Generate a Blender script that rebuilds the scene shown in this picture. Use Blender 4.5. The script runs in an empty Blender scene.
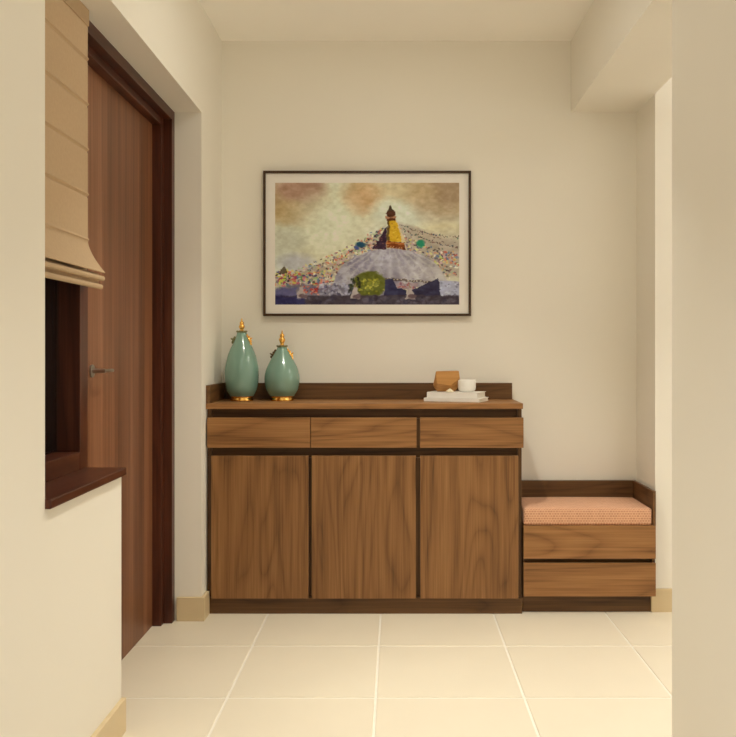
import bpy, bmesh, math, random
import numpy as np
from mathutils import Vector, Matrix, noise as mnoise

C = bpy.context.scene
COL = C.collection
random.seed(7)

# ------------------------------------------------------------------ camera
F_PX = 848.0
EYE = 1.162
cam_d = bpy.data.cameras.new('camera')
cam = bpy.data.objects.new('camera', cam_d)
COL.objects.link(cam)
cam.location = (0, 0, EYE)
cam.rotation_euler = (math.radians(90), 0, 0)
cam_d.sensor_fit = 'HORIZONTAL'
cam_d.sensor_width = 36.0
cam_d.lens = 36.0 * F_PX / 736.0
cam_d.shift_x = -28.0 / 736.0
cam_d.shift_y = -16.5 / 736.0
cam_d.clip_start = 0.02
C.camera = cam

# ------------------------------------------------------------------ world, exposure, lights
w = bpy.data.worlds.new('night_outside')
w.use_nodes = True
bg = w.node_tree.nodes['Background']
bg.inputs[0].default_value = (0.6, 0.65, 0.7, 1)
bg.inputs[1].default_value = 0.09
C.world = w
C.view_settings.view_transform = 'Standard'
C.view_settings.look = 'None'
C.view_settings.gamma = 1.0
C.view_settings.use_curve_mapping = False
C.view_settings.exposure = 0.03
C.cycles.use_denoising = True
C.cycles.max_bounces = 16
C.cycles.diffuse_bounces = 10
C.cycles.glossy_bounces = 6


def disc_light(name, loc, size, power, color, spread=180):
    d = bpy.data.lights.new(name, 'AREA')
    d.shape = 'DISK'
    d.size = size
    d.energy = power
    d.color = color
    d.spread = math.radians(spread)
    o = bpy.data.objects.new(name, d)
    o.location = loc
    COL.objects.link(o)
    return o


LAMP = (1.0, 0.995, 0.985)
FOYER = (1.0, 0.965, 0.83)
disc_light('foyer_downlight', (-0.03, 2.92, 2.64), 0.06, 8.8, FOYER, 92)
disc_light('foyer_downlight_rim', (-0.03, 2.92, 2.64), 0.06, 3.4, FOYER)
pd = bpy.data.lights.new('foyer_fill_point', 'POINT')  # unseen point fill added to lift the foyer ceiling and beam
pd.energy = 1.9
pd.color = FOYER
pd.shadow_soft_size = 0.04
po = bpy.data.objects.new('foyer_fill_point', pd)
po.location = (-0.03, 2.93, 2.25)
COL.objects.link(po)
disc_light('hall_fill_narrow', (0.0, 0.9, 2.64), 0.5, 8.8, LAMP, 90)  # added fill for the near hall, narrow spread
disc_light('hall_fill_wide', (0.0, 0.9, 2.64), 0.5, 3.0, LAMP)  # wide part of the added hall fill
disc_light('rear_fill', (0.0, -1.2, 2.64), 0.6, 8.5, LAMP)  # unseen fill added behind the camera
disc_light('passage_downlight', (1.6, 2.6, 2.64), 0.4, 6.3, LAMP, 90)
fill_up = disc_light('passage_fill_up', (2.2, 2.5, 2.2), 0.6, 16, LAMP)            # unseen fill added to brighten the passage ceiling
fill_up.rotation_euler = (math.pi, 0, 0)
side = disc_light('passage_fill_side', (3.45, 2.3, 1.4), 1.4, 5.4, LAMP)     # added sideways fill from the far end of the passage
side.rotation_euler = (0, math.pi / 2, 0)


# ------------------------------------------------------------------ materials
def lin(c):
    r = []
    for v in c[:3]:
        v = v / 255.0
        r.append(v / 12.92 if v <= 0.04045 else ((v + 0.055) / 1.055) ** 2.4)
    return tuple(r) + (1.0,)


def new_mat(name, rough=0.5, spec=0.5, metal=0.0):
    m = bpy.data.materials.new(name)
    m.use_nodes = True
    nt = m.node_tree
    b = nt.nodes['Principled BSDF']
    b.inputs['Roughness'].default_value = rough
    b.inputs['Specular IOR Level'].default_value = spec
    b.inputs['Metallic'].default_value = metal
    return m, nt, b


def N(nt, t, **kw):
    n = nt.nodes.new(t)
    for k, v in kw.items():
        setattr(n, k, v)
    return n


def ramp(nt, stops):
    r = N(nt, 'ShaderNodeValToRGB')
    e = r.color_ramp.elements
    while len(e) < len(stops):
        e.new(0.5)
    for i, (p, c) in enumerate(stops):
        e[i].position = p
        e[i].color = c
    return r


def mottled(name, col, var=0.03, scale=3.0, rough=0.6, spec=0.3, bump=0.0, bscale=200.0, metal=0.0, coat=0.0):
    """near-plain colour with faint procedural variation"""
    m, nt, b = new_mat(name, rough, spec, metal)
    tc = N(nt, 'ShaderNodeTexCoord')
    no = N(nt, 'ShaderNodeTexNoise')
    no.inputs['Scale'].default_value = scale
    no.inputs['Detail'].default_value = 4
    nt.links.new(tc.outputs['Object'], no.inputs['Vector'])
    lo = tuple(max(0, c * (1 - var)) for c in col[:3]) + (1,)
    hi = tuple(min(1, c * (1 + var)) for c in col[:3]) + (1,)
    r = ramp(nt, [(0.3, lo), (0.7, hi)])
    nt.links.new(no.outputs['Fac'], r.inputs['Fac'])
    nt.links.new(r.outputs['Color'], b.inputs['Base Color'])
    b.inputs['Coat Weight'].default_value = coat
    b.inputs['Coat Roughness'].default_value = 0.08
    if bump:
        n2 = N(nt, 'ShaderNodeTexNoise')
        n2.inputs['Scale'].default_value = bscale
        nt.links.new(tc.outputs['Object'], n2.inputs['Vector'])
        bp = N(nt, 'ShaderNodeBump')
        bp.inputs['Strength'].default_value = bump
        bp.inputs['Distance'].default_value = 0.001
        nt.links.new(n2.outputs['Fac'], bp.inputs['Height'])
        nt.links.new(bp.outputs['Normal'], b.inputs['Normal'])
    return m


def wood(name, along, dark, mid, light, rough=0.45, spec=0.35, ring=9.0, dist=5.0, fibre=160.0, stretch=0.10):
    """wood grain running along one axis, different on every board"""
    m, nt, b = new_mat(name, rough, spec)
    tc = N(nt, 'ShaderNodeTexCoord')
    oi = N(nt, 'ShaderNodeObjectInfo')
    mul = N(nt, 'ShaderNodeMath', operation='MULTIPLY')
    mul.inputs[1].default_value = 37.0
    nt.links.new(oi.outputs['Random'], mul.inputs[0])
    add = N(nt, 'ShaderNodeVectorMath', operation='ADD')
    nt.links.new(tc.outputs['Object'], add.inputs[0])
    nt.links.new(mul.outputs[0], add.inputs[1])

    def mapped(s_across, s_along):
        mp = N(nt, 'ShaderNodeMapping')
        s = [s_across] * 3
        s['XYZ'.index(along)] = s_along
        mp.inputs['Scale'].default_value = s
        nt.links.new(add.outputs[0], mp.inputs['Vector'])
        return mp
    # broad tone
    n1 = N(nt, 'ShaderNodeTexNoise')
    n1.inputs['Scale'].default_value = 1.0
    n1.inputs['Detail'].default_value = 3
    nt.links.new(mapped(14, 14 * stretch * 0.5).outputs[0], n1.inputs['Vector'])
    # growth rings (cathedral figure)
    n2 = N(nt, 'ShaderNodeTexNoise')
    n2.inputs['Scale'].default_value = 1.0
    n2.inputs['Detail'].default_value = 1.5
    n2.inputs['Distortion'].default_value = 0.3
    nt.links.new(mapped(ring * 0.55, ring * 0.55 * stretch * 1.6).outputs[0], n2.inputs['Vector'])
    sc = N(nt, 'ShaderNodeMath', operation='MULTIPLY')
    sc.inputs[1].default_value = dist * 14
    nt.links.new(n2.outputs['Fac'], sc.inputs[0])
    sn = N(nt, 'ShaderNodeMath', operation='SINE')
    nt.links.new(sc.outputs[0], sn.inputs[0])
    sh = N(nt, 'ShaderNodeMath', operation='MULTIPLY_ADD')
    sh.inputs[1].default_value = 0.5
    sh.inputs[2].default_value = 0.5
    nt.links.new(sn.outputs[0], sh.inputs[0])
    # fibres
    n3 = N(nt, 'ShaderNodeTexNoise')
    n3.inputs['Scale'].default_value = 1.0
    n3.inputs['Detail'].default_value = 4
    nt.links.new(mapped(fibre, fibre * 0.022).outputs[0], n3.inputs['Vector'])

    # thin dark growth lines: sharpen the sine
    pw = N(nt, 'ShaderNodeMath', operation='POWER')
    pw.inputs[1].default_value = 0.30
    nt.links.new(sh.outputs[0], pw.inputs[0])
    # coarse pores, short dark flecks along the grain
    n4 = N(nt, 'ShaderNodeTexNoise')
    n4.inputs['Scale'].default_value = 1.0
    n4.inputs['Detail'].default_value = 2
    nt.links.new(mapped(fibre * 0.35, fibre * 0.35 * 0.03).outputs[0], n4.inputs['Vector'])

    def madd(a, wa, bsock, wb):
        x = N(nt, 'ShaderNodeMath', operation='MULTIPLY')
        x.inputs[1].default_value = wa
        nt.links.new(a, x.inputs[0])
        y = N(nt, 'ShaderNodeMath', operation='MULTIPLY_ADD')
        y.inputs[1].default_value = wb
        nt.links.new(bsock, y.inputs[0])
        nt.links.new(x.outputs[0], y.inputs[2])
        return y.outputs[0]
    f = madd(n1.outputs['Fac'], 0.20, pw.outputs[0], 0.13)
    f = madd(f, 1.0, n3.outputs['Fac'], 0.36)
    f = madd(f, 1.0, n4.outputs['Fac'], 0.30)
    r = ramp(nt, [(0.34, dark), (0.52, mid), (0.70, light)])
    nt.links.new(f, r.inputs['Fac'])
    nt.links.new(r.outputs['Color'], b.inputs['Base Color'])
    bp = N(nt, 'ShaderNodeBump')
    bp.inputs['Strength'].default_value = 0.15
    bp.inputs['Distance'].default_value = 0.0006
    nt.links.new(n3.outputs['Fac'], bp.inputs['Height'])
    nt.links.new(bp.outputs['Normal'], b.inputs['Normal'])
    return m


def oak(name, along, k=1.0):
    return wood(name, along, (0.105 * k, 0.045 * k, 0.014 * k, 1), (0.225 * k, 0.105 * k, 0.036 * k, 1), (0.320 * k, 0.160 * k, 0.060 * k, 1))


M = {}
M['wall'] = mottled('cream_wall_paint', (0.83, 0.80, 0.73), 0.012, 1.2, 0.75, 0.2)
M['ceiling'] = mottled('cream_ceiling_paint', (0.94, 0.915, 0.86), 0.01, 1.0, 0.8, 0.15)
M['tile'] = mottled('cream_floor_tile', (0.75, 0.68, 0.545), 0.02, 2.5, 0.45, 0.3)
M['grout'] = mottled('pale_grout', (0.83, 0.79, 0.70), 0.03, 30, 0.8, 0.2)
M['skirting'] = mottled('beige_skirting_tile', (0.66, 0.53, 0.33), 0.04, 6, 0.4, 0.4)
M['oak_v'] = oak('brown_oak_vertical_grain', 'Z')
M['oak_h'] = oak('brown_oak_horizontal_grain', 'X', 1.24)
M['dark_h'] = oak('dark_shaded_oak_horizontal_grain', 'X', 0.52)  # dark oaks: darker boards, with some of their shade mixed into the colour
M['dark_v'] = oak('dark_shaded_oak_vertical_grain', 'Z', 0.52)
M['dark_d'] = oak('dark_shaded_oak_depth_grain', 'Y', 0.6)
MA = ((0.036, 0.008, 0.003, 1), (0.070, 0.017, 0.007, 1), (0.105, 0.031, 0.014, 1))
M['frame_v'] = wood('dark_mahogany_vertical', 'Z', *MA, rough=0.35, spec=0.4)
M['frame_d'] = wood('dark_mahogany_depth', 'Y', *MA, rough=0.35, spec=0.4)
M['doorwood'] = wood('reddish_walnut_door', 'Z', (0.105, 0.036, 0.014, 1), (0.200, 0.079, 0.034, 1), (0.310, 0.140, 0.072, 1),
                     rough=0.4, spec=0.35, dist=1.2, fibre=52, stretch=0.010)
M['linen'] = mottled('beige_linen', (0.50, 0.365, 0.235), 0.03, 90, 0.9, 0.1, 0.15, 900)
M['gold'] = mottled('polished_gold', (0.95, 0.55, 0.14), 0.05, 20, 0.22, 0.5, metal=1.0)
M['dim_gold'] = mottled('gold_dark_reflection', (0.10, 0.065, 0.03), 0.1, 40, 0.3, 0.5, metal=1.0)  # gold ornament, its dark reflection put into the base colour
M['celadon'] = mottled('celadon_glaze', (0.185, 0.325, 0.265), 0.05, 9, 0.22, 0.5, coat=0.8)
M['celadon_neck'] = mottled('green_gilt_collar', (0.20, 0.19, 0.08), 0.1, 60, 0.35, 0.5, metal=0.6)
M['white_cover'] = mottled('white_book_cover', (0.86, 0.84, 0.80), 0.02, 20, 0.5, 0.4)
M['paper'] = mottled('book_paper', (0.80, 0.76, 0.68), 0.06, 400, 0.85, 0.1)
M['porcelain'] = mottled('white_porcelain', (0.84, 0.82, 0.78), 0.01, 20, 0.25, 0.5)
M['lightwood'] = wood('honey_wood', 'X', (0.30, 0.12, 0.03, 1), (0.44, 0.21, 0.055, 1), (0.54, 0.28, 0.09, 1), fibre=300)
M['shell'] = mottled('cream_shell', (0.80, 0.70, 0.50), 0.05, 60, 0.4, 0.4)
M['steel'] = mottled('brushed_steel', (0.42, 0.37, 0.33), 0.05, 80, 0.3, 0.5, metal=1.0)
M['blackframe'] = mottled('dark_brown_picture_frame', (0.058, 0.028, 0.012), 0.1, 60, 0.4, 0.4)
M['mat'] = mottled('white_mount_board', (0.83, 0.80, 0.76), 0.01, 30, 0.85, 0.15)


def cushion_mat():
    m, nt, b = new_mat('salmon_checked_fabric', 0.9, 0.1)
    tc = N(nt, 'ShaderNodeTexCoord')
    ck = N(nt, 'ShaderNodeTexBrick')
    ck.offset = 0.5
    ck.inputs['Scale'].default_value = 1.0
    ck.inputs['Brick Width'].default_value = 0.012
    ck.inputs['Row Height'].default_value = 0.0105
    ck.inputs['Mortar Size'].default_value = 0.0016
    ck.inputs['Mortar Smooth'].default_value = 0.6
    ck.inputs['Color1'].default_value = (0.63, 0.325, 0.20, 1)
    ck.inputs['Color2'].default_value = (0.54, 0.265, 0.16, 1)
    ck.inputs['Mortar'].default_value = (0.78, 0.50, 0.33, 1)
    # weave wraps from the top over the front edge
    sx = N(nt, 'ShaderNodeSeparateXYZ')
    nt.links.new(tc.outputs['Object'], sx.inputs[0])
    dif = N(nt, 'ShaderNodeMath', operation='ADD')
    nt.links.new(sx.outputs['Y'], dif.inputs[0])
    nt.links.new(sx.outputs['Z'], dif.inputs[1])
    cb = N(nt, 'ShaderNodeCombineXYZ')
    nt.links.new(sx.outputs['X'], cb.inputs['X'])
    nt.links.new(dif.outputs[0], cb.inputs['Y'])
    nt.links.new(cb.outputs[0], ck.inputs['Vector'])
    nt.links.new(ck.outputs['Color'], b.inputs['Base Color'])
    bp = N(nt, 'ShaderNodeBump', invert=True)
    bp.inputs['Strength'].default_value = 0.4
    bp.inputs['Distance'].default_value = 0.0012
    nt.links.new(ck.outputs['Fac'], bp.inputs['Height'])
    nt.links.new(bp.outputs['Normal'], b.inputs['Normal'])
    b.inputs['Sheen Weight'].default_value = 0.1
    return m


M['cushion'] = cushion_mat()


def glass_mat():
    m, nt, b = new_mat('window_glass', 0.03, 0.5)
    b.inputs['Base Color'].default_value = (0.75, 0.78, 0.74, 1)
    b.inputs['Transmission Weight'].default_value = 1.0
    b.inputs['IOR'].default_value = 1.45
    no = N(nt, 'ShaderNodeTexNoise')
    no.inputs['Scale'].default_value = 2.0
    r = ramp(nt, [(0.3, (0.02, 0.02, 0.02, 1)), (0.7, (0.05, 0.05, 0.05, 1))])
    nt.links.new(no.outputs['Fac'], r.inputs['Fac'])
    nt.links.new(r.outputs['Color'], b.inputs['Roughness'])
    return m


M['glass'] = glass_mat()


# ------------------------------------------------------------------ mesh helpers
def box(bm, x0, x1, y0, y1, z0, z1, bev=0.0, seg=2):
    r = bmesh.ops.create_cube(bm, size=1.0)
    vs = r['verts']
    bmesh.ops.scale(bm, vec=(x1 - x0, y1 - y0, z1 - z0), verts=vs)
    bmesh.ops.translate(bm, vec=((x0 + x1) / 2, (y0 + y1) / 2, (z0 + z1) / 2), verts=vs)
    if bev > 0:
        es = list({e for v in vs for e in v.link_edges})
        bmesh.ops.bevel(bm, geom=es, offset=bev, segments=seg, profile=0.5, affect='EDGES')


def lathe(bm, prof, seg=48, cx=0, cy=0):
    rings = []
    for r, z in prof:
        if r < 1e-6:
            rings.append([bm.verts.new((cx, cy, z))])
        else:
            rings.append([bm.verts.new((cx + r * math.cos(2 * math.pi * i / seg), cy + r * math.sin(2 * math.pi * i / seg), z))
                          for i in range(seg)])
    for a, b_ in zip(rings, rings[1:]):
        for i in range(seg):
            j = (i + 1) % seg
            if len(a) == 1 and len(b_) == 1:
                continue
            if len(a) == 1:
                bm.faces.new((a[0], b_[j], b_[i]))
            elif len(b_) == 1:
                bm.faces.new((a[i], a[j], b_[0]))
            else:
                bm.faces.new((a[i], a[j], b_[j], b_[i]))
    bmesh.ops.recalc_face_normals(bm, faces=bm.faces)


def smooth_prof(pts, n=8):
    """Catmull-Rom through (r, z) points"""
    out = []
    for i in range(len(pts) - 1):
        p0 = pts[max(i - 1, 0)]
        p1 = pts[i]
        p2 = pts[i + 1]
        p3 = pts[min(i + 2, len(pts) - 1)]
        for k in range(n):
            t = k / n
            q = []
            for d in (0, 1):
                q.append(0.5 * (2 * p1[d] + (p2[d] - p0[d]) * t + (2 * p0[d] - 5 * p1[d] + 4 * p2[d] - p3[d]) * t * t
                                + (3 * p1[d] - p0[d] - 3 * p2[d] + p3[d]) * t ** 3))
            out.append((max(q[0], 0), q[1]))
    out.append(pts[-1])
    return out


def extrude_profile(bm, pts, y0, y1, closed=True, ny=1):
    """closed polygon of (x, z) points swept along y"""
    rows = []
    for k in range(ny + 1):
        y = y0 + (y1 - y0) * k / ny
        rows.append([bm.verts.new((p[0], y, p[1])) for p in pts])
    n = len(pts)
    for a, b_ in zip(rows, rows[1:]):
        for i in range(n if closed else n - 1):
            j = (i + 1) % n
            bm.faces.new((a[i], a[j], b_[j], b_[i]))
    if closed:
        bm.faces.new(rows[0])
        bm.faces.new(rows[-1][::-1])
    bmesh.ops.recalc_face_normals(bm, faces=bm.faces)


def ball(bm, c, r, s=(1, 1, 1), u=12, v=8, rot=None):
    res = bmesh.ops.create_uvsphere(bm, u_segments=u, v_segments=v, radius=r)
    vs = res['verts']
    bmesh.ops.scale(bm, vec=s, verts=vs)
    if rot is not None:
        bmesh.ops.rotate(bm, cent=(0, 0, 0), matrix=rot, verts=vs)
    bmesh.ops.translate(bm, vec=c, verts=vs)


def link(name, bm, mat, parent=None, smooth=False, loc=None):
    """ONE mesh object; mesh given in world coordinates, re-based on the parent (or on loc)"""
    org = Vector((0, 0, 0))
    if parent is not None:
        p = parent
        while p is not None:
            org += Vector(p.location)
            p = p.parent
    elif loc is not None:
        org = Vector(loc)
    bmesh.ops.translate(bm, vec=-org, verts=bm.verts)
    me = bpy.data.meshes.new(name)
    bm.to_mesh(me)
    bm.free()
    if smooth:
        for p in me.polygons:
            p.use_smooth = True
        me.set_sharp_from_angle(angle=math.radians(40))
    me.materials.append(mat)
    o = bpy.data.objects.new(name, me)
    COL.objects.link(o)
    if parent is not None:
        o.parent = parent
    elif loc is not None:
        o.location = loc
    return o


def thing(name, label, cat, loc, group=None, kind=None):
    o = bpy.data.objects.new(name, None)
    o.empty_display_size = 0.05
    COL.objects.link(o)
    o.location = loc
    tag(o, label, cat, group, kind)
    return o


def tag(o, label, cat, group=None, kind=None):
    o['label'] = label
    o['category'] = cat
    if group:
        o['group'] = group
    if kind:
        o['kind'] = kind
    return o


def struct(name, bm, mat, label, cat):
    o = link(name, bm, mat)
    return tag(o, label, cat, kind='structure')


def bxs(*boxes, bev=0.0):
    bm = bmesh.new()
    for b_ in boxes:
        box(bm, *b_, bev=bev)
    return bm


# ------------------------------------------------------------------ the setting
XL = -0.842           # face of the left wall
XO = -1.12            # its outer face
YB = 4.095            # back wall
HC = 2.664            # ceiling
LINT = 2.20           # soffit over door and window
XN = 1.1614           # right wall of the niche
XR = 0.7486           # near right wall
BEAM = 2.3195
BACK = -3.4

# floor: tiles with rounded edges over a grout bed
bm = bmesh.new()
g = 0.0042
for i in range(-6, 9):
    for j in range(-8, 9):
        x0 = -0.068 + 0.5 * i
        y0 = 3.352 - 0.5 + 0.5 * (j - 6)
        x1, y1 = x0 + 0.5, y0 + 0.5
        if x1 < -1.2 or x0 > 3.6 or y1 < BACK or y0 > 4.3:
            continue
        box(bm, x0 + g, x1 - g, y0 + 0.0065, y1 - 0.0065, -0.012, 0.0, bev=0.0022, seg=2)
flo = struct('floor', bm, M['tile'], 'cream square ceramic tile floor', 'floor')
bm = bxs((-1.3, 3.7, BACK - 0.2, 4.4, -0.06, -0.0035))
gr = link('grout_bed', bm, M['grout'], flo)

struct('ceiling', bxs((-1.3, 3.7, BACK - 0.2, 4.4, HC, HC + 0.12)), M['ceiling'], 'plain cream painted ceiling', 'ceiling')
struct('wall_back', bxs((-1.3, XN + 0.15, YB, YB + 0.15, 0, HC)), M['wall'], 'cream back wall behind the shoe cabinet and picture', 'wall')
struct('wall_left', bxs((XO, XL, BACK, 2.034, 0, HC),            # near solid piece
                        (XO, XL, 2.034, 2.600, 0, 0.784),        # half wall under the window
                        (XO, XL, 2.034, 3.672, LINT, HC),        # lintel
                        (XO, XL, 3.672, YB, 0, HC)),            # far pier
       M['wall'], 'cream left wall with the window and door recess', 'wall')
struct('wall_right', bxs((XN, 3.6, 3.80, YB + 0.15, 0, HC)), M['wall'], 'cream wall return right of the bench niche', 'wall')
struct('wall_near_right', bxs((XR, 0.90, BACK, 2.30, 0, HC)), M['wall'], 'near cream partition wall at the right edge', 'wall')
struct('wall_passage', bxs((3.5, 3.62, BACK, 3.80, 0, HC), (0.90, 3.5, 0.6, 0.72, 0, HC)), M['wall'],
       'cream walls of the passage on the right', 'wall')
struct('wall_rear', bxs((-1.3, 0.90, BACK - 0.12, BACK, 0, HC)), M['wall'], 'cream wall behind the viewer', 'wall')
struct('beam', bxs((0.845, XN, 2.30, YB, BEAM, HC)), M['wall'], 'cream boxed ceiling beam running to the back wall', 'beam')

struct('baseboard_left', bxs((XL, XL + 0.015, BACK, 2.6005, 0, 0.103),
                             (-0.947, XL + 0.015, 3.657, 3.672, 0, 0.103),
                             (XL, XL + 0.015, 3.672, 3.7635, 0, 0.103), bev=0.0015),
       M['skirting'], 'beige tile skirting along the left wall', 'baseboard')
struct('baseboard_right', bxs((1.1402, 3.5, 3.786, 3.80, 0, 0.103), bev=0.0015),
       M['skirting'], 'beige tile skirting right of the bench', 'baseboard')

# ---- window: frame, pane, sill
XF = -0.950           # face of the timber frames
win = thing('window_1', 'dark timber framed window beside the door', 'window', (XF, 2.33, 0.808), kind='structure')
link('window_stile', bxs((-1.03, XF, 2.549, 2.616, 0.808, LINT), bev=0.002), M['frame_v'], win)
link('window_stile', bxs((-1.03, XF, 2.0345, 2.085, 0.808, LINT), bev=0.002), M['frame_v'], win)
link('window_rail', bxs((-1.03, XF, 2.085, 2.549, 0.808, 0.862), bev=0.002), M['frame_d'], win)
link('window_rail', bxs((-1.03, XF, 2.085, 2.549, 2.14, LINT), bev=0.002), M['frame_d'], win)
link('pane', bxs((-1.024, -1.018, 2.083, 2.551, 0.860, 2.142)), M['glass'], win)
link('window_sill', bxs((-1.05, XL + 0.0145, 2.0345, 2.606, 0.784, 0.808), bev=0.004), M['frame_d'], win)

# ---- entrance door
door = thing('door_1', 'reddish brown timber entrance door in dark frame', 'door', (-1.03, 3.1, 0), kind='structure')
link('door_leaf', bxs((-1.075, -1.032, 2.62, 3.592, 0.001, 2.126), bev=0.002), M['doorwood'], door)
jb = bmesh.new()
box(jb, -0.995, XF - 0.0085, 3.628, 3.672, 0, LINT, bev=0.0015)
box(jb, -1.10, -0.995, 3.592, 3.672, 0, LINT, bev=0.0015)
link('door_jamb', jb, M['frame_v'], door)
jb = bmesh.new()
box(jb, -1.10, -1.031, 2.58, 2.619, 0, LINT, bev=0.0015)
link('door_jamb', jb, M['frame_v'], door)
hd = bmesh.new()
box(hd, -0.995, XF - 0.0085, 2.616, 3.628, 2.157, LINT, bev=0.0015)
box(hd, -1.10, -0.995, 2.619, 3.592, 2.126, LINT, bev=0.0015)
link('door_head', hd, M['frame_d'], door)
# lever handle
hb = bmesh.new()
for r_, d_, x_ in ((0.022, 0.007, -1.0285), (0.008, 0.045, -1.006)):
    c_ = bmesh.ops.create_cone(hb, cap_ends=True, segments=20, radius1=r_, radius2=r_, depth=d_)
    bmesh.ops.rotate(hb, cent=(0, 0, 0), matrix=Matrix.Rotation(math.pi / 2, 3, 'Y'), verts=c_['verts'])
    bmesh.ops.translate(hb, vec=(x_, 2.868, 1.098), verts=c_['verts'])
box(hb, -0.990, -0.979, 2.860, 2.950, 1.092, 1.104, bev=0.004)
link('door_handle', hb, M['steel'], door, smooth=True)

# ------------------------------------------------------------------ roman blind
bl = thing('roman_blind', 'beige linen roman blind half drawn over the window', 'blind', (-0.935, 2.32, 1.354))
XB = -0.936


def body_profile():
    front = []
    z = 2.185
    front.append((XB, z))
    seams = [2.185 - 0.137 * k for k in range(1, 6)]
    steps = 300
    for i in range(1, steps + 1):
        z = 2.185 + (1.50 - 2.185) * i / steps
        x = XB
        for s in seams:
            d = z - s
            x += 0.0045 * math.exp(-((d - 0.003) / 0.0035) ** 2) - 0.002 * math.exp(-((d + 0.0045) / 0.003) ** 2)
        front.append((x, z))
    for i in range(1, 17):
        t = i / 16
        z = 1.50 + (1.404 - 1.50) * t
        x = XB + 0.052 * (t ** 1.55)
        front.append((x, z))
    lip = [(-0.8825, 1.4025), (-0.8845, 1.4005), (-0.8885, 1.402)]
    back = [(p[0] - 0.004, p[1] + 0.001) for p in reversed(front)]
    return front + lip + back


bm = bmesh.new()
extrude_profile(bm, body_profile(), 2.06, 2.575)
link('blind_panel', bm, M['linen'], bl, smooth=True)
for zc, xo in ((1.3845, -0.8835), (1.3595, -0.8895)):
    pts = []
    hh, x1 = 0.0078, xo
    for k in range(12):
        a = -math.pi / 2 + math.pi * k / 11
        pts.append((x1 - 0.006 + 0.006 * math.cos(a), zc + hh * math.sin(a)))
    pts += [(-0.93, zc + hh + 0.010), (-0.93, zc - hh + 0.010)]
    bm = bmesh.new()
    extrude_profile(bm, pts, 2.06, 2.575)
    link('blind_fold', bm, M['linen'], bl, smooth=True)
bm = bmesh.new()
box(bm, -0.947, -0.9405, 2.07, 2.58, 1.37, 2.185)
box(bm, -0.9405, -0.902, 2.07, 2.573, 1.366, 1.400)
link('blind_lining', bm, M['linen'], bl)
bm = bmesh.new()
box(bm, -0.948, -0.9315, 2.055, 2.5755, 2.150, LINT - 0.0005, bev=0.0015)
link('headrail', bm, M['linen'], bl)
# ------------------------------------------------------------------ shoe cabinet
cab = thing('shoe_cabinet', 'long brown oak shoe cabinet with three doors and three drawers', 'cabinet', (-0.14, 3.92, 0))
FY = 3.745
TOP = 0.935
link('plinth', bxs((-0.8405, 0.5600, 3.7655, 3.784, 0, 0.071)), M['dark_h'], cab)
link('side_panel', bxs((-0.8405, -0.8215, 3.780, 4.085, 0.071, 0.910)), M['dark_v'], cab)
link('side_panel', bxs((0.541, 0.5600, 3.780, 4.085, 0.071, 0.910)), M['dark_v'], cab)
bm = bmesh.new()
box(bm, -0.8215, 0.541, 3.785, 4.085, 0.071, 0.089)      # bottom
box(bm, -0.8215, 0.541, 4.067, 4.085, 0.089, 0.910)      # back
box(bm, -0.8215, 0.541, 3.795, 4.067, 0.690, 0.745)      # rail behind the lower finger gap
box(bm, -0.8215, 0.541, 3.795, 4.067, 0.865, 0.9095)     # rail behind the upper finger gap
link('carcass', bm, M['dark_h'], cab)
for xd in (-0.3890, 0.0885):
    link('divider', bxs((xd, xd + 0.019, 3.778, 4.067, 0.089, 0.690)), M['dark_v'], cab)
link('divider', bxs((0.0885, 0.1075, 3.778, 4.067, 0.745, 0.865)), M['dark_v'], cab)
link('countertop', bxs((-0.8405, 0.5617, 3.748, 4.086, 0.910, TOP), bev=0.0015), M['oak_h'], cab)
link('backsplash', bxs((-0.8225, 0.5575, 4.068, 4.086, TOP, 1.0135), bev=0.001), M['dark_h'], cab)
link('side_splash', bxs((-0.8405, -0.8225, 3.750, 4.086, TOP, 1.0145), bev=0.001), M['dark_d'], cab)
for x0, x1 in ((-0.8350, -0.3795), (-0.3765, 0.0910), (0.1065, 0.5635)):
    link('drawer_front', bxs((x0, x1, FY, FY + 0.018, 0.739, 0.872), bev=0.0012), M['oak_h'], cab)
for x0, x1 in ((-0.8170, -0.3868), (-0.3725, 0.0885), (0.1070, 0.5410)):
    link('cabinet_door', bxs((x0, x1, FY, FY + 0.018, 0.0725, 0.7035), bev=0.0012), M['oak_v'], cab)

# ------------------------------------------------------------------ storage bench and its cushion
ben = thing('storage_bench', 'low brown oak storage bench with two drawers beside the cabinet', 'bench', (0.86, 3.92, 0))
BY = 3.757
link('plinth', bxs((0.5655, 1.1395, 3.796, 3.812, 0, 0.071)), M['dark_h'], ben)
bm = bmesh.new()
box(bm, 0.5655, 0.583, 3.775, 4.085, 0.071, 0.374)
box(bm, 1.1385, 1.1515, 3.775, 4.085, 0.106, 0.374)
box(bm, 0.583, 1.1385, 3.80, 4.085, 0.071, 0.089)
box(bm, 0.583, 1.1385, 3.795, 4.085, 0.220, 0.252)
box(bm, 0.583, 1.1385, 4.067, 4.085, 0.243, 0.374)
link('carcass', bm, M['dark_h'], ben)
link('seat_board', bxs((0.5655, 1.1515, 3.7755, 4.085, 0.374, 0.3915)), M['oak_h'], ben)
for z0, z1 in ((0.0785, 0.2265), (0.2455, 0.3925)):
    link('drawer_front', bxs((0.5655, 1.1515, BY, BY + 0.018, z0, z1), bev=0.0012), M['oak_h'], ben)
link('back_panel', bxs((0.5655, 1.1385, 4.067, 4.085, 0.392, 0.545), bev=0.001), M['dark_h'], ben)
link('side_panel', bxs((1.1385, 1.1515, 3.757, 4.085, 0.392, 0.545), bev=0.001), M['dark_d'], ben)

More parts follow.
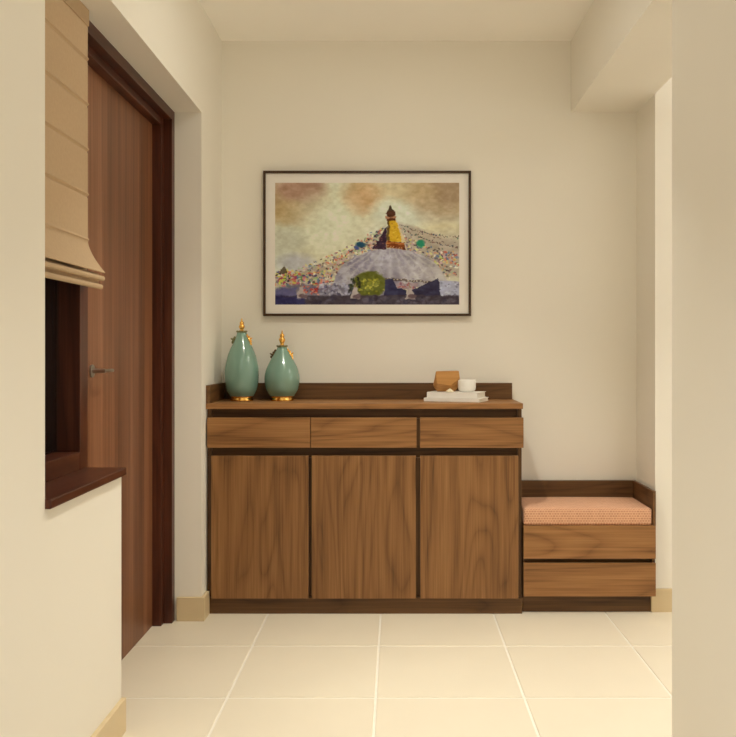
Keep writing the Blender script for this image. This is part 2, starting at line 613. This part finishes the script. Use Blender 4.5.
bm = bmesh.new()
nx, ny = 36, 20
x0, x1, y0, y1, zb, zt = 0.5665, 1.1365, 3.762, 4.064, 0.393, 0.470
box(bm, x0, x1, y0, y1, zb, zt, bev=0.010, seg=4)
bmesh.ops.subdivide_edges(bm, edges=[e for e in bm.edges if e.calc_length() > 0.2], cuts=14, use_grid_fill=True)
for v in bm.verts:
    if v.co.z > (zb + zt) / 2:
        u = (v.co.x - x0) / (x1 - x0)
        s = (v.co.y - y0) / (y1 - y0)
        v.co.z += 0.006 * max(0, 16 * u * (1 - u) * s * (1 - s)) ** 0.5 - 0.003
cu = link('seat_cushion', bm, M['cushion'], smooth=True, loc=((x0 + x1) / 2, (y0 + y1) / 2, zb))
tag(cu, 'salmon checked fabric seat cushion on the low bench', 'cushion')


# ------------------------------------------------------------------ vases
def ear(parent, name, r_pts, side, mat, cx, cy, cz):
    """leafy gilt ornament hugging the shoulder"""
    bm = bmesh.new()
    rnd = random.Random(len(r_pts) + side)
    for i, (r_, z_) in enumerate(r_pts):
        x = cx + side * (r_ + 0.004)
        s = 0.0065 * (1.15 - 0.12 * abs(i - len(r_pts) / 2))
        ball(bm, (x + side * 0.002 * (i % 2), cy - 0.006 + 0.004 * (i % 2), cz + z_), s, (1.0, 0.8, 1.35), 10, 7,
             Matrix.Rotation(side * (0.5 if i % 2 else -0.3), 3, 'Y'))
    # leaf tip curling outward
    x, z_ = r_pts[len(r_pts) // 2]
    ball(bm, (cx + side * (x + 0.013), cy - 0.004, cz + z_ + 0.004), 0.0055, (1.5, 0.5, 0.7), 10, 7, Matrix.Rotation(-side * 0.6, 3, 'Y'))
    return link(name, bm, mat, parent, smooth=True)


def vase(label, loc, body_pts, collar, fin, ears):
    cx, cy, cz = loc
    t = thing('lidded_vase', label, 'vase', loc, 'celadon lidded vases on the cabinet')
    bm = bmesh.new()
    lathe(bm, [(r_, z_ + cz) for r_, z_ in smooth_prof(body_pts)], 64, cx, cy)
    link('vase_body', bm, M['celadon'], t, smooth=True)
    bm = bmesh.new()
    lathe(bm, [(0, cz), (0.050, cz), (0.0535, cz + 0.003), (0.0535, cz + 0.007), (0.050, cz + 0.012), (0.049, cz + 0.018), (0.051, cz + 0.022), (0, cz + 0.022)], 48, cx, cy)
    link('base_ring', bm, M['gold'], t, smooth=True)
    bm = bmesh.new()
    r0, z0 = collar
    lathe(bm, [(0, cz + z0 - 0.004), (r0 - 0.003, cz + z0 - 0.004), (r0, cz + z0 - 0.001), (r0 + 0.003, cz + z0 + 0.002), (r0 + 0.001, cz + z0 + 0.006),
               (r0 - 0.006, cz + z0 + 0.008), (0, cz + z0 + 0.009)], 40, cx, cy)
    for k in range(10):
        a = 2 * math.pi * k / 10
        ball(bm, (cx + (r0 + 0.001) * math.cos(a), cy + (r0 + 0.001) * math.sin(a), cz + z0 + 0.005), 0.004, u=8, v=6)
    link('collar', bm, M['celadon_neck'], t, smooth=True)
    bm = bmesh.new()
    lathe(bm, [(r_, cz + z_) for r_, z_ in smooth_prof(fin, 5)], 32, cx, cy)
    link('lid_finial', bm, M['gold'], t, smooth=True)
    for pts, side, mat in ears:
        ear(t, 'side_ornament', pts, side, mat, cx, cy, cz)
    return t


YV = 3.95
ppm = F_PX / YV
vx1 = (241.8 - 396) / ppm
vx2 = (281.8 - 396) / ppm
vase('taller celadon vase with gold finial at the left end of the cabinet', (vx1, YV, TOP),
     [(0.0, 0.0215), (0.050, 0.0216), (0.058, 0.027), (0.070, 0.050), (0.077, 0.085), (0.0795, 0.125), (0.0775, 0.158), (0.067, 0.205), (0.054, 0.240),
      (0.040, 0.268), (0.0275, 0.296), (0.0215, 0.317)],
     (0.0215, 0.318),
     [(0.0, 0.326), (0.010, 0.326), (0.0075, 0.331), (0.0125, 0.340), (0.0135, 0.346), (0.0105, 0.353), (0.0085, 0.355), (0.0105, 0.360), (0.0085, 0.366),
      (0.0045, 0.370), (0.003, 0.378), (0.0, 0.386)],
     [([(0.022, 0.303), (0.027, 0.294), (0.030, 0.285), (0.034, 0.275), (0.038, 0.265)], 1, M['gold']),
      ([(0.028, 0.292), (0.032, 0.283), (0.036, 0.274)], -1, M['celadon_neck'])])
vase('shorter rounder celadon vase with gold finial right of the tall vase', (vx2, YV + 0.01, TOP),
     [(0.0, 0.0215), (0.052, 0.0216), (0.061, 0.028), (0.074, 0.050), (0.081, 0.082), (0.0825, 0.108), (0.0775, 0.136), (0.067, 0.165), (0.052, 0.194),
      (0.037, 0.220), (0.0265, 0.238), (0.022, 0.249)],
     (0.022, 0.250),
     [(0.0, 0.258), (0.011, 0.258), (0.008, 0.265), (0.0135, 0.279), (0.0145, 0.286), (0.0115, 0.293), (0.009, 0.296), (0.011, 0.302), (0.009, 0.309),
      (0.0045, 0.314), (0.003, 0.322), (0.0, 0.332)],
     [([(0.024, 0.236), (0.029, 0.226), (0.034, 0.216), (0.039, 0.206), (0.044, 0.196)], 1, M['gold']),
      ([(0.027, 0.232), (0.032, 0.222), (0.037, 0.213), (0.042, 0.203)], -1, M['dim_gold'])])


# ------------------------------------------------------------------ books, cup, wooden block, shell
def book(label, loc, w_, d_, h_, rot):
    t = thing('book', label, 'book', loc, 'white books stacked on the cabinet')
    t.rotation_euler = (0, 0, rot)
    cv = 0.0022

    def loc_link(nm, bm_, mat):
        me = bpy.data.meshes.new(nm)
        bm_.to_mesh(me)
        bm_.free()
        me.materials.append(mat)
        o = bpy.data.objects.new(nm, me)
        COL.objects.link(o)
        o.parent = t
    bm_ = bmesh.new()
    box(bm_, -w_ / 2, w_ / 2, -d_ / 2, d_ / 2, 0, cv, bev=0.0006, seg=1)
    box(bm_, -w_ / 2, w_ / 2, -d_ / 2, d_ / 2, h_ - cv, h_, bev=0.0006, seg=1)
    box(bm_, -w_ / 2, w_ / 2, -d_ / 2, -d_ / 2 + cv, 0, h_, bev=0.0006, seg=1)
    loc_link('book_cover', bm_, M['white_cover'])
    bm_ = bmesh.new()
    box(bm_, -w_ / 2 + 0.004, w_ / 2 - 0.004, -d_ / 2 + cv, d_ / 2 - 0.004, cv, h_ - cv)
    loc_link('page_block', bm_, M['paper'])
    return t


rot = math.radians(-21)
b1 = book('thin white book lying under the thicker one on the cabinet', (0.2810, 3.935, TOP), 0.264, 0.168, 0.0165, rot)
b2 = book('thicker white book lying on top, under the white cup', (0.2815, 3.937, TOP + 0.0165), 0.240, 0.152, 0.0265, rot)
ZB = TOP + 0.0165 + 0.0265

# cup
cupx, cupy = (466.9 - 396) * 3.925 / F_PX, 3.925
bm = bmesh.new()
lathe(bm, [(r_, z_ + ZB) for r_, z_ in [(0, 0), (0.026, 0), (0.034, 0.003), (0.0395, 0.010), (0.0415, 0.020), (0.0425, 0.054), (0.0418, 0.0555), (0.0405, 0.0545),
                                        (0.0395, 0.020), (0.035, 0.008), (0.0, 0.005)]], 48, cupx, cupy)
cup = link('cup', bm, M['porcelain'], smooth=True, loc=(cupx, cupy, ZB))
tag(cup, 'small white handleless cup standing on the white books', 'cup')

# faceted wooden block
wx, wy = (446.3 - 396) * 3.955 / F_PX, 3.955
bm = bmesh.new()
for p in ((-0.050, -0.036, 0.046), (0.056, -0.036, 0.048), (0.060, -0.042, 0.018), (0.016, -0.046, -0.014), (-0.046, -0.044, -0.006),
          (-0.044, 0.036, 0.046), (0.050, 0.036, 0.048), (0.060, 0.030, 0.010), (-0.062, -0.012, -0.018), (-0.060, 0.030, -0.012),
          (0.056, -0.020, -0.018), (-0.042, -0.012, -0.042), (0.040, -0.014, -0.042), (0.038, 0.028, -0.042), (-0.040, 0.028, -0.042)):
    bm.verts.new(p)
bmesh.ops.convex_hull(bm, input=bm.verts)
bmesh.ops.dissolve_limit(bm, angle_limit=math.radians(6), verts=bm.verts, edges=bm.edges)
bmesh.ops.recalc_face_normals(bm, faces=bm.faces)
bmesh.ops.bevel(bm, geom=list(bm.edges), offset=0.0010, segments=1, affect='EDGES')
bmesh.ops.scale(bm, vec=(1.0, 1.0, 1.07), verts=bm.verts)
zmin = min(v.co.z for v in bm.verts)
bmesh.ops.translate(bm, vec=(wx, wy, ZB - zmin), verts=bm.verts)
wb = link('wooden_ornament', bm, M['lightwood'], loc=(wx, wy, ZB))
tag(wb, 'honey coloured faceted wooden ornament behind the cup on the books', 'ornament')

# small cream shell-like piece
sx_, sy_ = (449.8 - 396) * 3.885 / F_PX, 3.886
bm = bmesh.new()
prof = [(0.0, 0.0), (0.014, 0.0), (0.0165, 0.003), (0.013, 0.008), (0.007, 0.013), (0.0025, 0.016), (0, 0.0165)]
lathe(bm, [(r_, z_ + ZB) for r_, z_ in smooth_prof(prof, 4)], 30, sx_, sy_)
for v in bm.verts:
    a = math.atan2(v.co.y - sy_, v.co.x - sx_)
    k = 1 + 0.10 * math.cos(6 * a)
    v.co.x = sx_ + (v.co.x - sx_) * k
    v.co.y = sy_ + (v.co.y - sy_) * k
sh_ = link('shell', bm, M['shell'], smooth=True, loc=(sx_, sy_, ZB))
tag(sh_, 'tiny cream shell lying on the upper book before the wooden ornament', 'shell')

# ------------------------------------------------------------------ framed picture
PX0, PX1 = (263.2 - 396) / F_PX * 4.07, (471.0 - 396) / F_PX * 4.07
PZ0, PZ1 = EYE + (352 - 316.0) / F_PX * 4.07, EYE + (352 - 170.8) / F_PX * 4.07
pic = thing('framed_picture', 'large framed landscape painting of a white domed stupa on back wall', 'picture',
            ((PX0 + PX1) / 2, YB, (PZ0 + PZ1) / 2))
fw = 0.0115
link('picture_frame', bxs((PX0, PX1, 4.066, YB - 0.0005, PZ1 - fw, PZ1), (PX0, PX1, 4.066, YB - 0.0005, PZ0, PZ0 + fw),
                          (PX0, PX0 + fw, 4.066, YB - 0.0005, PZ0 + fw, PZ1 - fw), (PX1 - fw, PX1, 4.066, YB - 0.0005, PZ0 + fw, PZ1 - fw), bev=0.001),
     M['blackframe'], pic)
link('mount_board', bxs((PX0 + fw, PX1 - fw, 4.076, YB - 0.001, PZ0 + fw, PZ1 - fw)), M['mat'], pic)

# painting: colours laid on a fine grid, stroke by stroke
W, H = 442, 292
VW, VH = 589.0, 389.0
gx, gy = np.meshgrid((np.arange(W) + 0.5) / W * VW, (np.arange(H) + 0.5) / H * VH)
rng = np.random.default_rng(11)


def vnoise(cells_x, cells_y, seed):
    r_ = np.random.default_rng(seed)
    gsz = r_.random((cells_y + 2, cells_x + 2))
    u = gx / VW * cells_x
    v = gy / VH * cells_y
    i, j = u.astype(int), v.astype(int)
    fu, fv = u - i, v - j
    fu, fv = fu * fu * (3 - 2 * fu), fv * fv * (3 - 2 * fv)
    return (gsz[j, i] * (1 - fu) + gsz[j, i + 1] * fu) * (1 - fv) + (gsz[j + 1, i] * (1 - fu) + gsz[j + 1, i + 1] * fu) * fv


def fbm(c, seed):
    return (vnoise(c, c, seed) * 0.5 + vnoise(c * 2, c * 2, seed + 1) * 0.27 + vnoise(c * 4, c * 4, seed + 2) * 0.15
            + vnoise(c * 8, c * 8, seed + 3) * 0.08)


img = np.empty((H, W, 3))
img[:] = (205, 190, 148)


def lay(mask, col):
    global img
    img = img * (1 - mask[..., None]) + np.array(col, float) * mask[..., None]


def ell(cx, cy, rx, ry, soft, wob=0.0, seed=3):
    d = np.sqrt(((gx - cx) / rx) ** 2 + ((gy - cy) / ry) ** 2) + wob * (fbm(5, seed) - 0.5)
    return np.clip((1 - d) / soft + 0.5, 0, 1)


def poly(pts, soft=1.5):
    n = len(pts)
    inside = np.zeros_like(gx, bool)
    dist = np.full_like(gx, 1e9)
    for k in range(n):
        x1_, y1_ = pts[k]
        x2_, y2_ = pts[(k + 1) % n]
        cond = ((y1_ > gy) != (y2_ > gy)) & (gx < (x2_ - x1_) * (gy - y1_) / (y2_ - y1_ + 1e-9) + x1_)
        inside ^= cond
        L2 = (x2_ - x1_) ** 2 + (y2_ - y1_) ** 2 + 1e-9
        t = np.clip(((gx - x1_) * (x2_ - x1_) + (gy - y1_) * (y2_ - y1_)) / L2, 0, 1)
        dist = np.minimum(dist, np.hypot(gx - (x1_ + t * (x2_ - x1_)), gy - (y1_ + t * (y2_ - y1_))))
    return np.clip(np.where(inside, dist, -dist) / soft + 0.5, 0, 1)


def dabs(pts, spread, cols, r0, r1, alpha=0.9, rn=rng):
    for px, py in pts:
        x = px + rn.normal() * spread
        y = py + rn.normal() * spread
        a = rn.uniform(r0, r1)
        b = rn.uniform(r0, r1) * 0.8
        d = np.sqrt(((gx - x) / a) ** 2 + ((gy - y) / b) ** 2)
        lay(np.clip((1 - d) / 0.4, 0, 1) * alpha, cols[rn.integers(len(cols))])


def S(x, y):            # from the 736 px view of the picture to painting units
    return x - 80.0, y - 73.0


# sky
f1 = fbm(3, 20)
lay(np.clip((f1 - 0.45) * 2.2, 0, 0.5), (210, 205, 175))
lay(ell(*S(140, 130), 105, 70, 0.5, 0.7, 31) * 0.85, (168, 134, 92))
lay(ell(*S(165, 90), 80, 40, 0.5, 0.6, 33) * 0.55, (166, 122, 98))
lay(ell(*S(110, 170), 60, 40, 0.6, 0.6, 34) * 0.6, (178, 146, 92))
lay(ell(*S(360, 105), 72, 62, 0.6, 0.9, 35) * 0.65, (190, 146, 92))
lay(ell(*S(345, 130), 40, 38, 0.7, 0.8, 36) * 0.4, (190, 136, 84))
lay(ell(*S(620, 110), 120, 75, 0.6, 0.7, 37) * 0.75, (170, 138, 96))
lay(ell(*S(640, 90), 60, 50, 0.6, 0.7, 39) * 0.5, (150, 118, 84))
lay(ell(*S(500, 95), 90, 35, 0.7, 0.6, 38) * 0.5, (196, 164, 112))
lay(ell(*S(450, 170), 55, 40, 0.8, 0.5, 40) * 0.6, (206, 198, 160))
lay(ell(*S(250, 200), 110, 90, 0.9, 0.6, 41) * 0.6, (214, 206, 164))
lay(ell(*S(110, 270), 60, 50, 0.8, 0.8, 42) * 0.5, (176, 168, 138))
lay(ell(*S(140, 330), 60, 30, 0.8, 0.6, 43) * 0.7, (172, 162, 152))
lay(ell(*S(620, 230), 90, 30, 0.8, 0.6, 44) * 0.5, (206, 180, 124))
lay(ell(*S(620, 310), 110, 70, 0.8, 0.5, 45) * 0.6, (178, 162, 134))

FLAG = [(206, 120, 84), (212, 184, 92), (150, 168, 110), (196, 150, 140), (96, 110, 126), (222, 208, 172), (188, 92, 70), (206, 196, 120), (120, 96, 96)]
DARKF = [(74, 56, 52), (86, 72, 60), (58, 62, 78), (110, 70, 58), (72, 90, 70)]


def string_pts(p, q, sag, n):
    out = []
    for k in range(n):
        t = k / (n - 1)
        out.append((p[0] + (q[0] - p[0]) * t, p[1] + (q[1] - p[1]) * t + sag * 4 * t * (1 - t)))
    return out


# the tangle of strings behind the flags
lay(poly([S(430, 212), S(424, 262), S(340, 300), S(270, 372), S(230, 404), S(82, 404), S(82, 374), S(180, 352), S(300, 300)], 10) * 0.55, (160, 132, 106))
lay(poly([S(470, 196), S(669, 262), S(669, 372), S(622, 376), S(560, 318), S(500, 288)], 12) * 0.55, (160, 136, 110))
# flags left of the tower, woven in many strings
top = S(428, 215)
for k in range(9):
    q = S(85 + 22 * k, 372 + 6 * k)
    dabs(string_pts((top[0] - 1.5 * k, top[1] + 7 * k), q, 14, 44), 3.0, FLAG, 3.0, 6.5, 0.65)
    dabs(string_pts((top[0] - 1.5 * k, top[1] + 7 * k), q, 14, 18), 3.0, DARKF, 2.0, 4.5, 0.85)
dabs(string_pts(S(425, 220), S(250, 330), 8, 40), 2.0, [(222, 206, 150), (206, 120, 84), (74, 60, 60)], 2.5, 5, 0.9)
lay(ell(*S(354, 270), 15, 7, 0.6, 0.9, 50), (52, 82, 92))
lay(ell(*S(340, 281), 8, 5, 0.6, 0.8, 50), (84, 92, 124))
# flags right of the tower
for k, (qx, qy, sg) in enumerate([(668, 248, 8), (668, 280, 10), (668, 312, 14), (668, 340, 14), (660, 372, 8), (640, 375, 0)]):
    dk = k < 2
    pts = string_pts(S(478, 205 + 12 * k), S(qx, qy), sg, 34)
    dabs(pts, 1.4 if dk else 4.0, DARKF if dk else FLAG + DARKF[:2], 2.2, 3.6 if dk else 6.0, 0.85)
dabs([S(rng.uniform(560, 666), rng.uniform(292, 340)) for _ in range(70)], 2, FLAG + [(206, 150, 70), (190, 196, 90)], 3, 7, 0.8)
dabs([S(rng.uniform(500, 664), rng.uniform(240, 372)) for _ in range(90)], 3, DARKF + [(150, 120, 96)], 2.5, 5, 0.6)
dabs([S(rng.uniform(490, 560), rng.uniform(215, 300)) for _ in range(60)], 2, [(176, 150, 120), (150, 112, 96), (206, 180, 140), (92, 72, 66)], 2, 5, 0.7)
lay(ell(*S(545, 267), 13, 11, 0.6, 0.9, 51), (52, 128, 86))

# dome
dome = ell(*S(448, 404), 182, 121, 0.03) * (gy < S(0, 404)[1])
lay(dome, (172, 158, 144))
st = np.abs(np.sin((gx - S(448, 0)[0]) / np.maximum(40, (gy - S(0, 250)[1])) * 9)) * dome
lay(np.clip(st * 0.75 * np.clip(fbm(14, 60) * 2.4 - 0.6, 0, 1), 0, 0.6), (108, 92, 102))
lay(dome * np.clip((fbm(18, 64) - 0.5) * 3, 0, 0.5), (206, 194, 172))
lay(dome * np.clip((gx - S(430, 0)[0]) / 220, 0, 1) * 0.55, (196, 180, 150))
lay(dome * ell(*S(440, 320), 90, 50, 0.9, 0.5, 61) * 0.35, (190, 180, 170))
lay(dome * np.clip((S(330, 0)[0] - gx) / 60, 0, 1) * 0.35, (132, 120, 126))
dabs([S(rng.uniform(300, 600), rng.uniform(300, 385)) for _ in range(120)], 2, [(138, 122, 124), (186, 172, 154), (150, 138, 120), (126, 112, 124)], 2, 6, 0.4)
lay(poly([S(430, 376), S(600, 388), S(600, 394), S(430, 383)]) * 0.8, (96, 76, 64))
dabs(string_pts(S(440, 379), S(600, 391), 0, 16), 0.5, [(206, 190, 150)], 2, 3, 0.9)

# tower
lay(poly([S(438, 210), S(436, 285), S(392, 285), S(410, 255)]), (72, 48, 54))
dabs([S(rng.uniform(405, 436), rng.uniform(235, 282)) for _ in range(24)], 1, [(104, 70, 66), (54, 40, 52), (130, 84, 70)], 2, 4, 0.8)
lay(poly([S(468, 190), S(497, 262), S(484, 262), S(462, 190)]), (206, 180, 130))
lay(poly([S(441, 190), S(466, 190), S(486, 262), S(438, 258)]), (204, 158, 44))
lay(poly([S(441, 190), S(447, 190), S(445, 258), S(436, 258)]), (110, 84, 40))
dabs([S(rng.uniform(447, 474), rng.uniform(205, 255)) for _ in range(22)], 1, [(222, 184, 70), (184, 132, 30), (166, 116, 36)], 2, 4, 0.7)
lay(poly([S(438, 258), S(494, 264), S(496, 286), S(438, 280)]), (130, 70, 34))
dabs(string_pts(S(442, 276), S(492, 282), 0, 8), 0.4, [(206, 160, 96), (70, 38, 26)], 2.2, 3.4, 0.9)
lay(poly([S(436, 262), S(494, 266), S(494, 270), S(436, 266)]), (190, 120, 60))
lay(poly([S(434, 182), S(467, 182), S(464, 194), S(438, 194)]), (104, 62, 36))
lay(poly([S(434, 180), S(467, 180), S(467, 185), S(434, 185)]), (176, 124, 84))
lay(ell(*S(450, 172), 13, 12, 0.2), (92, 56, 34))
lay(poly([S(449.5, 143), S(458, 166), S(441, 166)]), (86, 66, 44))

# foreground
dabs([S(rng.uniform(84, 240), rng.uniform(355, 420)) for _ in range(170)], 3, FLAG + [(206, 90, 96), (212, 196, 80), (70, 60, 90), (94, 120, 70)], 3, 8, 0.8)
lay(poly([S(92, 362), S(107, 338), S(120, 362)]) * 0.9, (92, 76, 50))
dabs([S(rng.uniform(84, 150), rng.uniform(365, 395)) for _ in range(30)], 3, [(160, 70, 80), (180, 96, 84), (60, 60, 50), (196, 190, 80)], 3, 7, 0.85)
lay(poly([S(80, 408), S(150, 396), S(230, 400), S(430, 404), S(440, 440), S(80, 440)], 6) * 0.8, (112, 100, 106))
dabs([S(rng.uniform(220, 330), rng.uniform(395, 432)) for _ in range(60)], 2, [(170, 160, 160), (92, 84, 100), (74, 64, 72), (190, 178, 168)], 3, 8, 0.7)
dabs([S(rng.uniform(166, 224), rng.uniform(404, 428)) for _ in range(30)], 1.5, [(196, 70, 50), (216, 110, 70), (206, 150, 120), (150, 60, 56)], 2.5, 5.5, 0.85)
lay(poly([S(80, 415), S(150, 405), S(150, 440), S(80, 445)], 5) * 0.7, (92, 84, 110))
bush = ell(*S(382, 399), 52, 40, 0.15, 0.25, 70)
lay(bush, (104, 100, 40))
dabs([S(382 + rng.normal() * 20, 396 + rng.normal() * 15) for _ in range(70)], 1, [(168, 156, 52), (140, 132, 44), (120, 118, 50), (196, 176, 70)], 3, 7, 0.7)
dabs([S(rng.uniform(318, 350), rng.uniform(375, 430)) for _ in range(26)], 2, [(58, 58, 34), (74, 70, 40), (48, 44, 34)], 4, 8, 0.8)
lay(poly([S(606, 384), S(669, 388), S(669, 440), S(606, 440)]), (166, 158, 156))
dabs([S(rng.uniform(608, 668), rng.uniform(390, 438)) for _ in range(40)], 1, [(196, 188, 176), (140, 132, 134), (120, 108, 112)], 2, 6, 0.7)
lay(poly([S(432, 384), S(455, 378), S(470, 405), S(500, 418), S(500, 436), S(430, 436)]), (66, 60, 74))
lay(poly([S(470, 392), S(540, 392), S(520, 414), S(470, 412)]) * 0.9, (160, 132, 120))
dabs([S(rng.uniform(480, 540), rng.uniform(392, 410)) for _ in range(18)], 1, [(170, 84, 72), (120, 90, 96), (200, 180, 160)], 2.5, 5, 0.8)
lay(poly([S(520, 412), S(604, 378), S(609, 434), S(500, 436)]), (64, 56, 66))
lay(poly([S(80, 434), S(669, 432), S(669, 463), S(80, 463)], 4), (80, 66, 64))
lay(poly([S(80, 432), S(170, 440), S(180, 463), S(80, 463)], 10) * 0.85, (60, 54, 82))
dabs([S(rng.uniform(170, 660), rng.uniform(440, 460)) for _ in range(70)], 2, [(104, 92, 92), (70, 60, 66), (120, 108, 104)], 5, 14, 0.4)
for cx_ in (163, 335, 512):
    lay(poly([S(cx_ - 5, 405), S(cx_ + 5, 405), S(cx_ + 16, 444), S(cx_ - 16, 444)], 3), (176, 156, 136))
    lay(ell(*S(cx_ + 6, 436), 14, 7, 0.4), (112, 88, 80))
    lay(poly([S(cx_ - 4, 406), S(cx_, 392), S(cx_ + 4, 406)], 2), (150, 120, 90))
# brush wobble: pull every colour a little sideways, then grain and contrast
wx_ = (fbm(44, 101) - 0.5) * 11
wy_ = (fbm(44, 107) - 0.5) * 11
ci = np.clip(((gx + wx_) / VW * W).astype(int), 0, W - 1)
cj = np.clip(((gy + wy_) / VH * H).astype(int), 0, H - 1)
img = img[cj, ci]
img += (fbm(40, 90)[..., None] - 0.5) * 30 + (fbm(14, 95)[..., None] - 0.5) * 14
mid_ = np.array((150.0, 130.0, 105.0))
img = mid_ + (img - mid_) * 1.16
img = np.clip(img, 8, 245)

# pigment as seen under the room's light, divided by the white of the mount
v_ = img / 255.0
linimg = np.where(v_ <= 0.04045, v_ / 12.92, ((v_ + 0.055) / 1.055) ** 2.4)
white = np.array(lin((226, 206, 174))[:3])
alb = np.clip(linimg / white * np.array((0.83, 0.80, 0.76)), 0.004, 0.86)

IX0, IX1 = (275.1 - 396) / F_PX * 4.075, (459.2 - 396) / F_PX * 4.075
IZ0, IZ1 = EYE + (352 - 304.6) / F_PX * 4.075, EYE + (352 - 182.8) / F_PX * 4.075
ox, oy, oz = pic.location
xs = np.linspace(IX0, IX1, W + 1) - ox
zs = np.linspace(IZ1, IZ0, H + 1) - oz
vx, vz = np.meshgrid(xs, zs)
verts = np.stack([vx.ravel(), np.full(vx.size, 4.0755 - oy), vz.ravel()], 1)
ii, jj = np.meshgrid(np.arange(W), np.arange(H))
a = (jj * (W + 1) + ii).ravel()
faces = np.stack([a, a + W + 1, a + W + 2, a + 1], 1)
me = bpy.data.meshes.new('painting')
me.vertices.add(len(verts))
me.vertices.foreach_set('co', verts.ravel())
me.loops.add(faces.size)
me.loops.foreach_set('vertex_index', faces.ravel())
me.polygons.add(len(faces))
me.polygons.foreach_set('loop_start', np.arange(0, faces.size, 4))
me.polygons.foreach_set('loop_total', np.full(len(faces), 4))
me.update()
at = me.color_attributes.new('pigment', 'FLOAT_COLOR', 'CORNER')
cols = np.ones((len(faces), 4, 4))
cols[:, :, :3] = alb.reshape(-1, 3)[:, None, :]
at.data.foreach_set('color', cols.ravel())
me.validate()
mp_, nt, b = new_mat('painted_canvas', 0.7, 0.2)
an = N(nt, 'ShaderNodeAttribute')
an.attribute_name = 'pigment'
nt.links.new(an.outputs['Color'], b.inputs['Base Color'])
me.materials.append(mp_)
po = bpy.data.objects.new('painting', me)
COL.objects.link(po)
po.parent = pic
